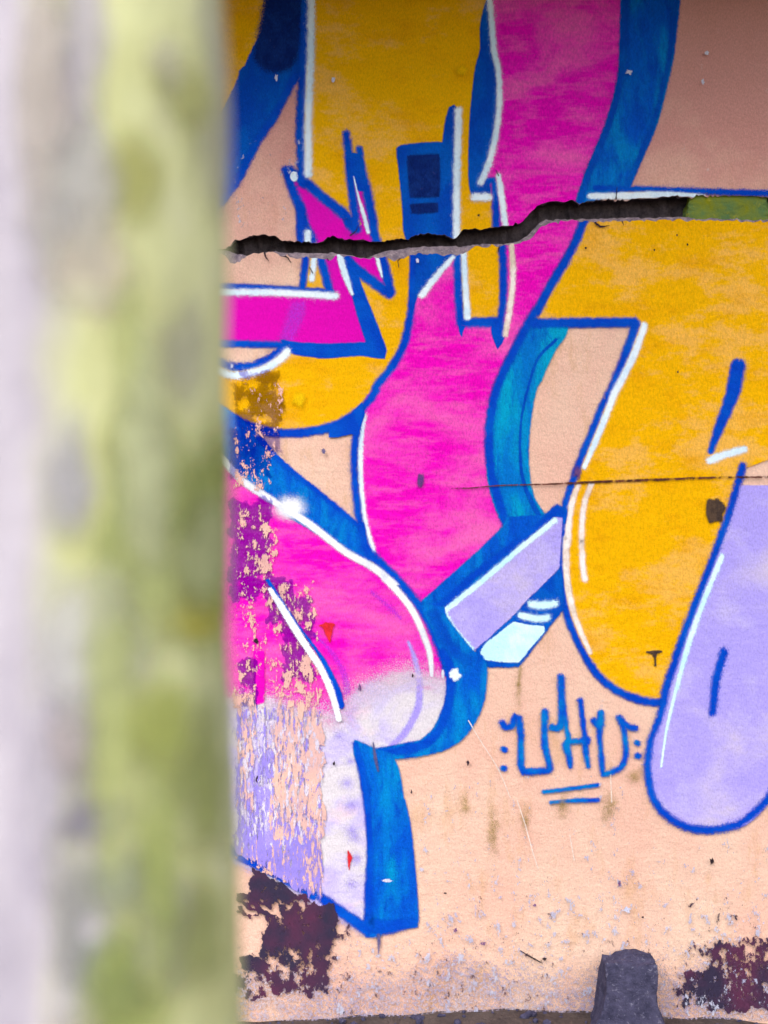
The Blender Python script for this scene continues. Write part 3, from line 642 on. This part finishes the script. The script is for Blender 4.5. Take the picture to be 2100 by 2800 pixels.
def mural_dark(x, y):
    v = 0.
    v = max(v, .6 * soft_in(x, 640, 767, 6) * soft_in(y, 1030, 1175, 40))
    v = max(v, .98 * soft_in(x, 690, 766, 24) * soft_in(y, 1085, 1135, 26))
    v = max(v, .96 * soft_in(x, 628, 742, 5) * soft_in(y, 1185, 1290, 26))
    if y < 1245: v = max(v, 1. * soft_in(x, 700, 766, 8) * soft_in(y, 1190, 1232, 14) * (1 if (x - 700) * .75 > (y - 1186) - 6 else .3))
    v = max(v, .78 * soft_in(x, 630, 736, 10) * soft_in(y, 1380, 1620, 50))
    v = max(v, .98 * soft_in(x, 635, 725, 10) * soft_in(y, 1490, 1560, 24))
    v = max(v, .92 * soft_in(x, 735, 798, 8) * soft_in(y, 1582, 1700, 8))
    v = max(v, .85 * soft_in(x, 770, 858, 8) * soft_in(y, 1630, 1740, 10) * (1 if y < 1620 + (x - 735) * 1.6 else .6))
    v = max(v, .85 * soft_in(x, 775, 855, 10) * soft_in(y, 1700, 1850, 30))
    v = max(v, .72 * soft_in(x, 660, 700, 10) * soft_in(y, 1810, 1930, 20))
    return v * (.92 + .16 * noise.noise((x * .02, y * .02, 0)))
field('dark_varnish_stain', (620, 1010, 872, 1960), 6, mural_dark, 'dark_varnish_stain', wall)
def peel(x, y):
    v = 0.
    v = max(v, .34 * soft_in(x, 690, 770, 30) * soft_in(y, 1060, 1250, 20))
    v = max(v, .42 * soft_in(x, 745, 770, 14) * soft_in(y, 1050, 1240, 20))
    v = max(v, .37 * soft_in(x, 640, 742, 10) * soft_in(y, 1170, 1330, 20))
    v = max(v, .40 * soft_in(x, 640, 738, 10) * soft_in(y, 1390, 1660, 30))
    v = max(v, .54 * soft_in(x, 722, 750, 10) * soft_in(y, 1440, 1570, 30))
    v = max(v, .45 * soft_in(x, 745, 860, 10) * soft_in(y, 1600, 1720, 30))
    v = max(v, .47 * soft_in(x, 760, 872, 20) * soft_in(y, 1800, 1900, 50))
    v = max(v, .45 * soft_in(x, 640, 700, 14) * soft_in(y, 1820, 1960, 30), .33 * soft_in(x, 636, 862, 20) * soft_in(y, 1660, 1900, 30))
    return v
field('peeled_plaster', (620, 1040, 884, 1960), 8, peel, 'bare_plaster', wall)
def violet(x, y):
    return .50 * soft_in(x, 645, 880, 8) * soft_in(y, 1950, 2440, 40) * (1 if y < 2330 + (x - 640) * .62 else 0) + .22 * soft_in(x, 640, 880, 8) * soft_in(y, 2270, 2420, 30) * (1 if y < 2325 + (x - 640) * .6 else 0)
field('violet_old_paint', (620, 1900, 892, 2520), 8, violet, 'violet_old_paint', wall)
fill('violet_drip', Z(E1, '345,1180 485,1180 480,1659', F1, '490,400 430,470 420,250 425,100', E1, '425,1420 370,1290'), 'lilac_haze', lp, 5)
def peel2(x, y):
    if y > 2335 + (x - 640) * .6: return 0.
    v = .50 * soft_in(x, 655, 872, 20) * soft_in(y, 1920, 2200, 70)
    v += .10 * soft_in(x, 750, 880, 30) * soft_in(y, 1990, 2260, 40)
    v += .30 * soft_in(x, 845, 880, 6) * soft_in(y, 2000, 2120, 30)
    v -= .28 * soft_in(x, 698, 742, 6) * soft_in(y, 1880, 2330, 10)
    v = max(v, .52 * soft_in(x, 740, 890, 8) * soft_in(y, 2200, 2290, 30), .36 * soft_in(x, 660, 880, 8) * soft_in(y, 2290, 2420, 20), .5 * soft_in(x, 842, 884, 6) * soft_in(y, 2280, 2440, 20))
    return v
field('peeled_plaster', (620, 1850, 900, 2470), 8, peel2, 'bare_plaster_streaks', wall)
field('cream_flecks', (640, 1930, 892, 2420), 8, lambda x, y: .40 * soft_in(x, 650, 880, 10) * soft_in(y, 1960, 2300, 40) if y < 2320 + (x - 640) * .6 else 0., 'cream_flecks', wall)
field('peeled_plaster', (640, 2320, 880, 2460), 8, lambda x, y: .36 * soft_in(y - (2345 + (x - 666) * .58), -8, 16, 6), 'bare_plaster', wall)
field('grey_stain', (560, 2480, 2140, 2790), 14, lambda x, y: min(.5, max(0, (y - 2520) / 330) + .25 * noise.noise((x * .006, y * .01, 2)) * min(1, max(0, (y - 2480) / 60))), 'grey_stain', wall)
def darkpatch(x, y):
    zx, zy = (x - 600) * 3.318, (y - 2180) * 3.318
    v = 0.
    top = 600 + (zx - 220) * .56
    if zx < 860: v = max(v, .80 * soft_in(zx, 300, 840, 60) * soft_in(zy, top, 940, 12))
    v = max(v, .98 * soft_in(zx, 170, 350, 30) * soft_in(zy, 875, 925, 12), .8 * soft_in(zx, 180, 520, 30) * soft_in(zy, 1030, 1065, 12), .74 * soft_in(zx, 180, 480, 30) * soft_in(zy, 960, 985, 10))
    v = max(v, .72 * soft_in(zx, 560, 1040, 60) * soft_in(zy, 1000, 1250, 70))
    v = max(v, .76 * soft_in(zx, 420, 960, 60) * soft_in(zy, 1100, 1330, 70))
    v = max(v, .64 * soft_in(zx, 400, 1010, 60) * soft_in(zy, 1330, 1480, 50))
    v = max(v, .54 * soft_in(zx, 400, 980, 80) * soft_in(zy, 1450, 1760, 60))
    v = max(v, .8 * soft_in(zx, 210, 450, 40) * soft_in(zy, 1440, 1560, 30))
    v = max(v, .36 * soft_in(zx, 960, 1200, 60) * soft_in(zy, 1180, 1650, 60))
    v = max(v, .5 * soft_in(zx, -400, 400, 60) * soft_in(zy, 1600, 1800, 60))
    return v
field('dark_old_paint', (500, 2340, 1000, 2820), 8, darkpatch, 'dark_old_paint', wall)
def darkright(x, y):
    zx, zy = (x - 1460) * 3.318, (y - 2180) * 3.318
    v = .56 * soft_in(zx, 1600, 2200, 80) * soft_in(zy, 1310, 1850, 70)
    v = max(v, .42 * soft_in(zx, 1480, 2200, 80) * soft_in(zy, 1270, 1700, 60))
    v = max(v, .66 * soft_in(zx, 1340, 2200, 140) * soft_in(zy, 1570, 1900, 50))
    v = max(v, .30 * soft_in(zx, 1400, 1900, 60) * soft_in(zy, 880, 1100, 60))
    return v
field('dark_old_paint', (1830, 2400, 2140, 2820), 8, darkright, 'dark_old_paint', wall)
tag(field('pale_chips', (920, 2120, 2140, 2790), 12, lambda x, y: (.2 + .12 * min(1, (y - 2120) / 400)) * (1 if x > 1150 or y > 2560 else .0) * (0 if (x > 1760 and y < 2290) else 1), 'pale_chips', wall), kind='stuff')
tag(field('dark_chips', (900, 2380, 2140, 2790), 12, lambda x, y: .17 + .1 * min(1, (y - 2380) / 300) if (x > 1150 or y > 2560) else 0., 'dark_chips', wall), kind='stuff')
for i, (a, b, rx, ry) in enumerate(((F2, '1150,300', 30, 110), (F3, '680,90', 50, 60), (E2, '1380,300', 16, 90), (F2, '1450,200', 26, 80), (E3, '900,1050', 40, 40), (F3, '250,60', 40, 60), (F2, '900,60', 22, 50))):
    q = Z(a, b)[0]; blob('damp_stain', q[0], q[1], rx, ry, 'olive_stain', wall, .1, .5, i + 20)
for a, b in ((E2, '930,560 1050,760 1200,1000 1310,1260'), (F2, '1370,20 1440,230 1510,480 1560,640'), (E3, '690,1050 700,1300'), (F3, '320,330 360,560')):
    stroke('scratch', Z(a, b), 2.2, 'pale_scratch', wall, 1)
field('pale_chips', (560, 380, 830, 680), 12, lambda x, y: .24 if y < 640 else .0, 'pale_chips', wall)
stroke('blue_line', Z(D1, '440,620 600,855 720,1035 860,1220 965,1385 1075,1640', E1, '1105,425'), [10, 6, 6, 7, 14, 20, 18], 'blue_line_paint', lp, 4)
stroke('white_highlight', Z(D1, '462,700 560,850 690,1060 820,1260 925,1420 1020,1640', E1, '1085,545'), [10, 18, 19, 17, 17, 17, 15], 'glow_white_paint', lp, 4)
for i, (a, b, rx, ry, m) in enumerate(((A1, '520,285', 6, 10, 'chip_white'), (A1, '1032,302', 7, 8, 'chip_white'), (A3, '860,235', 12, 8, 'chip_white'), (A3, '1525,320', 5, 10, 'chip_white'), (A3, '1560,60', 8, 9, 'chip_white'),
        (B2, '470,380', 5, 8, 'chip_white'), (B1, '118,1335', 5, 8, 'chip_white'), (E2, '925,940', 5, 7, 'dark_mark'), (E2, '415,1205', 3, 6, 'dark_mark'), (D1, '335,1165', 10, 9, 'dark_mark'), (B3, '465,265', 4, 4, 'dark_mark'),
        (B3, '1290,150', 3, 4, 'dark_mark'), (B3, '1385,232', 3, 4, 'dark_mark'), (B3, '1085,285', 3, 4, 'dark_mark'), (B3, '1298,1385', 3, 4, 'dark_mark'), (A2, '1022,1528', 4, 4, 'dark_mark'), (E1, '1275,265', 6, 14, 'purple_smudge'), (E1, '1040,945', 4, 6, 'dark_mark'),
        (D2, '425,1478', 3, 6, 'dark_mark'), (F3, '1605,570', 7, 9, 'dark_mark'), (F3, '840,1010', 13, 9, 'chip_white'), (F3, '770,775', 5, 9, 'purple_smudge'), (F3, '980,1078', 4, 4, 'dark_mark'), (F3, '95,1455', 7, 6, 'dark_mark'), (F2, '1060,1315', 10, 6, 'purple_smudge'),
        (F2, '810,1195', 7, 7, 'purple_smudge'), (F2, '1530,970', 7, 5, 'purple_smudge'), (F2, '720,860', 5, 3, 'dark_mark'), (C1, '945,775', 8, 8, 'grey_drip'))):
    q = Z(a, b)[0]; blob('speck', q[0], q[1], rx, ry, m, wall, .5, .7, i)
stroke('scratch', Z(F2, '1400,1380 1500,1440 1600,1495', F3, '60,1470'), [2, 4, 3, 2], 'dark_mark', wall, 2)

# ------------------------------------------------------------------ ground, stone, rubble
bm = bmesh.new(); nx, ny = 120, 60; g = {}
for i in range(nx + 1):
    for j in range(ny + 1):
        xx = -3.5 + 7 * i / nx; yy = .2 - 5.0 * (j / ny) ** 1.5
        zz = .03 * noise.noise((xx * 1.7, yy * 1.7, 0)) + .016 * noise.noise((xx * 7, yy * 7, 1)) + .03 * max(0, 1 + yy / .25) * (1 if yy < .05 else 0) - .012
        g[i, j] = bm.verts.new((xx, yy, zz))
for i in range(nx):
    for j in range(ny): bm.faces.new([g[i, j], g[i, j + 1], g[i + 1, j + 1], g[i + 1, j]])
bd = [(-60, -60), (60, -60), (60, 60), (-60, 60)]
bm.faces.new([bm.verts.new((a, b, -.06)) for a, b in bd])
me = bpy.data.meshes.new('ground'); bm.to_mesh(me); bm.free()
for p in me.polygons: p.use_smooth = True
tag(link('ground', me, 'soil'), 'bare brown soil at the foot of the wall', kind='structure')

def rock(name, c, r, seed, mat, parent=None, sub=3, box=.55, amp=.2):
    bm = bmesh.new(); bmesh.ops.create_icosphere(bm, subdivisions=sub, radius=1)
    for v in bm.verts:
        d = v.co.normalized()
        m = max(abs(d.x), abs(d.y), abs(d.z))
        q = d.lerp(d / m * .86, box)
        q *= 1 + amp * noise.noise(d * 1.5 + Vector((seed, 0, 0))) + amp * .35 * noise.noise(d * 5 + Vector((0, seed, 0)))
        v.co = Vector((q.x * r[0], q.y * r[1], q.z * r[2])) + Vector(c)
    me = bpy.data.meshes.new(name); bm.to_mesh(me); bm.free()
    return link(name, me, mat, parent)
q = Z(F3, '815,1500')[0]
st = rock('stone', (WX(q[0]), -.064, .076), (.068, .054, .112), 3.3, 'grey_stone', None, 5, .93, .13)
for v in st.data.vertices:      # a boulder that broadens towards the soil
    t = max(0., min(1., (.15 - v.co.z) / .16)); cx = WX(q[0])
    v.co.x = cx + (v.co.x - cx) * (1 + .55 * t * t) + .03 * t * t * noise.noise(v.co * 9)
    v.co.y = -.064 + (v.co.y + .064) * (1 + .1 * t)
tag(st, 'squarish dark grey purple stone standing against the wall base', 'stone')
rr = random.Random(4)
bm = bmesh.new()
for i in range(700):
    s_ = .003 + .012 * rr.random() ** 3
    c = Vector((rr.uniform(-1.6, 1.6), -.01 - .9 * rr.random() ** 2, .002 + .018 * max(0, 1 - 0)))
    c.z = .03 * noise.noise((c.x * 1.7, c.y * 1.7, 0)) + .016 * noise.noise((c.x * 7, c.y * 7, 1)) + .03 * max(0, 1 + c.y / .25) - .012 + s_ * .3
    vv = bmesh.ops.create_icosphere(bm, subdivisions=1, radius=s_)['verts']
    k = (rr.uniform(.7, 1.4), rr.uniform(.7, 1.4), rr.uniform(.5, .9))
    for v in vv: v.co = Vector((v.co.x * k[0], v.co.y * k[1], v.co.z * k[2])) * (1 + .3 * noise.noise(v.co * 150 + Vector((i, 0, 0)))) + c
me = bpy.data.meshes.new('gravel'); bm.to_mesh(me); bm.free()
tag(link('gravel', me, 'grey_stone'), 'loose grey gravel scattered on the soil along the wall', 'gravel', 'stuff')
q = Z(A3, '1560,1445')[0]
tag(rock('moss_chunk', (WX(q[0] + 62), .03, WZ(q[1] + 2)), (.108, .03, .042), 8.1, 'moss_chunk', None, 4, .95, .12), 'yellow green mossy chunk wedged in the right end of the wall crack', 'moss')

# ------------------------------------------------------------------ tree close to the camera
AX, AY = -.2555, -DIST + 1.15
def trad(z): return .1245 + .003 * noise.noise((0, 0, z * 9)) + .016 * max(0., min(1.3, (1.16 - z) / .36)) ** 1.3 + .10 * max(0., (.45 - z) / .45) ** 2
tree = empty('tree', (AX, AY, 0)); tag(tree, 'mossy lichen covered tree trunk out of focus in the left foreground', 'tree')
def bark():
    n = N('bark')
    sx = n.new('ShaderNodeSeparateXYZ'); n.t.links.new(n.tc.outputs['Object'], sx.inputs[0])
    side = n.rng(sx.outputs[0], -.03, .05)
    m = n.rng(n.math('ADD', side, n.math('MULTIPLY', n.math('SUBTRACT', n.noise(6, 3, .6, 1, .5), .5), 1.4)), .3, .75)
    bk = n.mix(n.rng(n.noise(14, 5, .6, 1, .5), .4, .65), C(208, 198, 204), C(180, 170, 180))
    ms = n.mix(n.rng(n.noise(11, 5, .6, 1, .6), .38, .66), C(220, 220, 164), C(198, 198, 136))
    ms = n.mix(n.rng(n.noise(16, 4, .6, 1, .5, 0, (2, 2, 2)), .56, .72), ms, C(224, 222, 180))
    c = n.mix(m, bk, ms)
    n.base(c); n.b.inputs['Roughness'].default_value = .95
    n.bump(n.noise(26, 6, .7, 2, .5), .012, .8)
    MAT['bark'] = n.m
bark()
bm = bmesh.new(); NT, NZ = 72, 150; H = 2.75; g = {}
def tsurf(th, z):
    r = trad(z) * (1 + .02 * noise.noise((math.cos(th) * 2, math.sin(th) * 2, z * 2)) + .016 * noise.noise((math.cos(th) * 7, math.sin(th) * 7, z * 6)))
    return Vector((math.cos(th) * r, math.sin(th) * r, z))
for j in range(NZ + 1):
    for i in range(NT): g[i, j] = bm.verts.new(tsurf(2 * math.pi * i / NT, -.05 + (H + .05) * j / NZ))
for j in range(NZ):
    for i in range(NT): bm.faces.new([g[i, j], g[(i + 1) % NT, j], g[(i + 1) % NT, j + 1], g[i, j + 1]])
me = bpy.data.meshes.new('trunk'); bm.to_mesh(me); bm.free()
for p in me.polygons: p.use_smooth = True
trunk = link('trunk', me, 'bark', tree)
def lichen(name, px, py, rx, ry, colr, seed):
    """patch grown on the bark; sizes come from how large it looks from the photo's side"""
    key = 'lichen_%d_%d_%d' % colr
    if key not in MAT:
        n = N(key); c = C(*colr); n.base(n.mix(n.rng(n.noise(40, 5, .7), .35, .65), c, tuple(v * .78 for v in c[:3]) + (1,)))
        n.b.inputs['Roughness'].default_value = .95; n.bump(n.noise(90, 5, .7), .004, .8); MAT[key] = n.m
        n.alpha(n.rng(n.math('ADD', n.attr('a'), n.math('MULTIPLY', n.math('SUBTRACT', n.noise(34, 5, .65, 1, .6), .5), 1.1)), .1, .9, 0, .62))
    px, py, rx, ry = (v * 1.2658 for v in (px, py, rx, ry))
    dx, dz = (px - SW / 2) * S / DIST, (SH / 2 - py) * S / DIST
    ox, oy = -AX, -DIST - AY      # camera relative to the axis
    z0 = ZC + dz * 1.04; r = trad(z0)
    A = dx * dx + 1; B = 2 * (ox * dx + oy); Cc = ox * ox + oy * oy - r * r
    disc = B * B - 4 * A * Cc
    t = (-B - math.sqrt(max(disc, 0))) / (2 * A)
    hx, hy = ox + t * dx, oy + t; z0 = ZC + dz * t
    th0 = math.atan2(hy, hx); k = S * t / DIST
    front = max(.35, math.cos(th0 + math.pi / 2))
    bm = bmesh.new(); n_ = 28; rings = 4; la = bm.verts.layers.float.new('a')
    c0 = bm.verts.new(tsurf(th0, z0) * 1); d0 = Vector((math.cos(th0), math.sin(th0), 0)); c0.co += d0 * (.0015 + .0004 * seed); c0[la] = 1.
    prev = None
    for q in range(1, rings + 1):
        rho = q / rings; cur = []
        for i in range(n_):
            a = 2 * math.pi * i / n_; j = 1 + .35 * noise.noise((math.cos(a) * 1.7 + seed * 5, math.sin(a) * 1.7, seed)) + .12 * noise.noise((math.cos(a) * 6, math.sin(a) * 6, seed))
            th = th0 + math.cos(a) * rho * j * rx * k / (r * front); z = z0 + math.sin(a) * rho * j * ry * k
            v = tsurf(th, z); v += Vector((math.cos(th), math.sin(th), 0)) * (.0015 + .0004 * seed)
            cur.append(bm.verts.new(v)); cur[-1][la] = 1. - rho * rho
        for i in range(n_):
            if prev: bm.faces.new([prev[i], cur[i], cur[(i + 1) % n_], prev[(i + 1) % n_]])
            else: bm.faces.new([c0, cur[i], cur[(i + 1) % n_]])
        prev = cur
    bmesh.ops.recalc_face_normals(bm, faces=bm.faces)
    me = bpy.data.meshes.new(name); bm.to_mesh(me); bm.free()
    for p in me.polygons: p.use_smooth = True
    o = link(name, me, key, trunk); return o
LP = [('lichen_patch', 165, 370, 60, 110, (252, 252, 255)), ('lichen_patch', 140, 470, 50, 60, (232, 232, 238)), ('lichen_patch', 205, 570, 90, 120, (244, 228, 206)), ('lichen_patch', 190, 640, 60, 32, (236, 230, 196)),
      ('lichen_patch', 130, 240, 40, 130, (200, 188, 212)), ('moss_patch', 310, 1130, 80, 170, (158, 176, 92)), ('moss_patch', 285, 380, 60, 110, (192, 190, 112)), ('moss_patch', 300, 930, 70, 110, (182, 184, 114)),
      ('lichen_patch', 205, 1390, 120, 150, (228, 224, 216)), ('moss_patch', 425, 1335, 52, 58, (220, 206, 84)), ('lichen_patch', 205, 1765, 70, 46, (150, 142, 166)), ('moss_patch', 440, 1680, 36, 170, (170, 178, 102)),
      ('lichen_patch', 390, 760, 46, 110, (196, 192, 168)), ('lichen_patch', 150, 1040, 50, 130, (190, 184, 196)), ('lichen_patch', 260, 1900, 90, 70, (166, 172, 148)), ('lichen_patch', 350, 2000, 50, 150, (190, 186, 176)),
      ('lichen_patch', 230, 2080, 70, 80, (150, 160, 140)), ('moss_patch', 430, 2020, 40, 110, (168, 174, 110)), ('lichen_patch', 140, 1600, 46, 70, (206, 192, 188)), ('moss_patch', 400, 200, 50, 90, (202, 202, 128)),
      ('moss_patch', 345, 1560, 60, 110, (176, 184, 92)), ('lichen_patch', 440, 1180, 40, 120, (204, 208, 154)), ('lichen_patch', 140, 1990, 40, 120, (170, 168, 160)), ('lichen_patch', 350, 140, 40, 60, (214, 208, 178)), ('moss_patch', 260, 2150, 60, 60, (150, 160, 100))]
rl = random.Random(21)
LG = [(222, 224, 176), (200, 206, 134), (176, 186, 104), (210, 206, 186), (208, 212, 146), (228, 222, 190)]
LL = [(212, 202, 214), (196, 188, 200), (224, 218, 222), (196, 190, 180), (222, 208, 196)]
for i in range(22):
    lx = rl.uniform(90, 480)
    LP.append(('lichen_patch' if lx < 230 else 'moss_patch', lx, rl.uniform(60, 2200), rl.uniform(34, 70), rl.uniform(130, 330), rl.choice(LL if lx < 220 else LG)))
for i, (nm, a, b, c, d, co) in enumerate(LP): lichen(nm, a, b, c * 1.25, d * 1.25, co, (i % 25) * .73 + .2 + i * .01)
# limbs, and unseen leaves added above the view to shade the upper wall
def tube(bm, pts, rads, n=10):
    prev = None
    for i, p in enumerate(pts):
        d = (pts[min(i + 1, len(pts) - 1)] - pts[max(i - 1, 0)]).normalized()
        u = d.orthogonal().normalized(); v = d.cross(u)
        ring = [bm.verts.new(p + (u * math.cos(2 * math.pi * k / n) + v * math.sin(2 * math.pi * k / n)) * rads[i]) for k in range(n)]
        if prev:
            for k in range(n): bm.faces.new([prev[k], prev[(k + 1) % n], ring[(k + 1) % n], ring[k]])
        prev = ring
tips = []
for i, (dx, dy, dz, L) in enumerate(((.9, .75, .55, 2.3), (-.8, .5, .7, 1.8), (.35, -.8, .9, 1.7), (.1, .9, .6, 1.7), (1.0, -.1, .7, 2.0), (-.5, -.5, 1.0, 1.6))):
    bm = bmesh.new(); d = Vector((dx, dy, dz)).normalized(); pts = []; rads = []
    for k in range(8):
        t = k / 7; pts.append(Vector((0, 0, 2.62)) + d * L * t + Vector((.12 * noise.noise((t * 3, i, 0)), .12 * noise.noise((t * 3, i, 5)), .25 * t * t * 0)))
        rads.append(.075 * (1 - t) + .012)
        if k > 1: tips.append(pts[-1])
    tube(bm, pts, rads); me = bpy.data.meshes.new('limb'); bm.to_mesh(me); bm.free()
    link('limb', me, 'bark', tree)
n = N('leaf_green'); n.base(n.mix(n.rng(n.noise(8, 3), .35, .65), (.05, .10, .02, 1), (.09, .13, .03, 1))); MAT['leaf_green'] = n.m
bm = bmesh.new(); rr = random.Random(11)
SHADE_LEAF_N = 20000
for i in range(SHADE_LEAF_N):
    c = rr.choice(tips) + Vector((rr.gauss(0, .30), rr.gauss(0, .30), abs(rr.gauss(0, .22)) + .02))
    if i % 9: c = Vector((rr.uniform(-2.7, 2.4), rr.uniform(1.58, 2.075), 2.51 + abs(rr.gauss(0, .2))))  # most leaves are massed along the wall top, placed to darken it
    if c.z < 2.51: continue
    if c.y + AY > -.06: continue
    u = Vector((rr.gauss(0, 1), rr.gauss(0, 1), rr.gauss(0, .5))).normalized(); v = u.orthogonal().normalized()
    l = rr.uniform(.035, .07)
    bm.faces.new([bm.verts.new(c - u * l), bm.verts.new(c + v * l * .4), bm.verts.new(c + u * l), bm.verts.new(c - v * l * .4)])
me = bpy.data.meshes.new('shade_crown'); bm.to_mesh(me); bm.free()
tag(link('shade_crown', me, 'leaf_green', tree), kind='stuff')
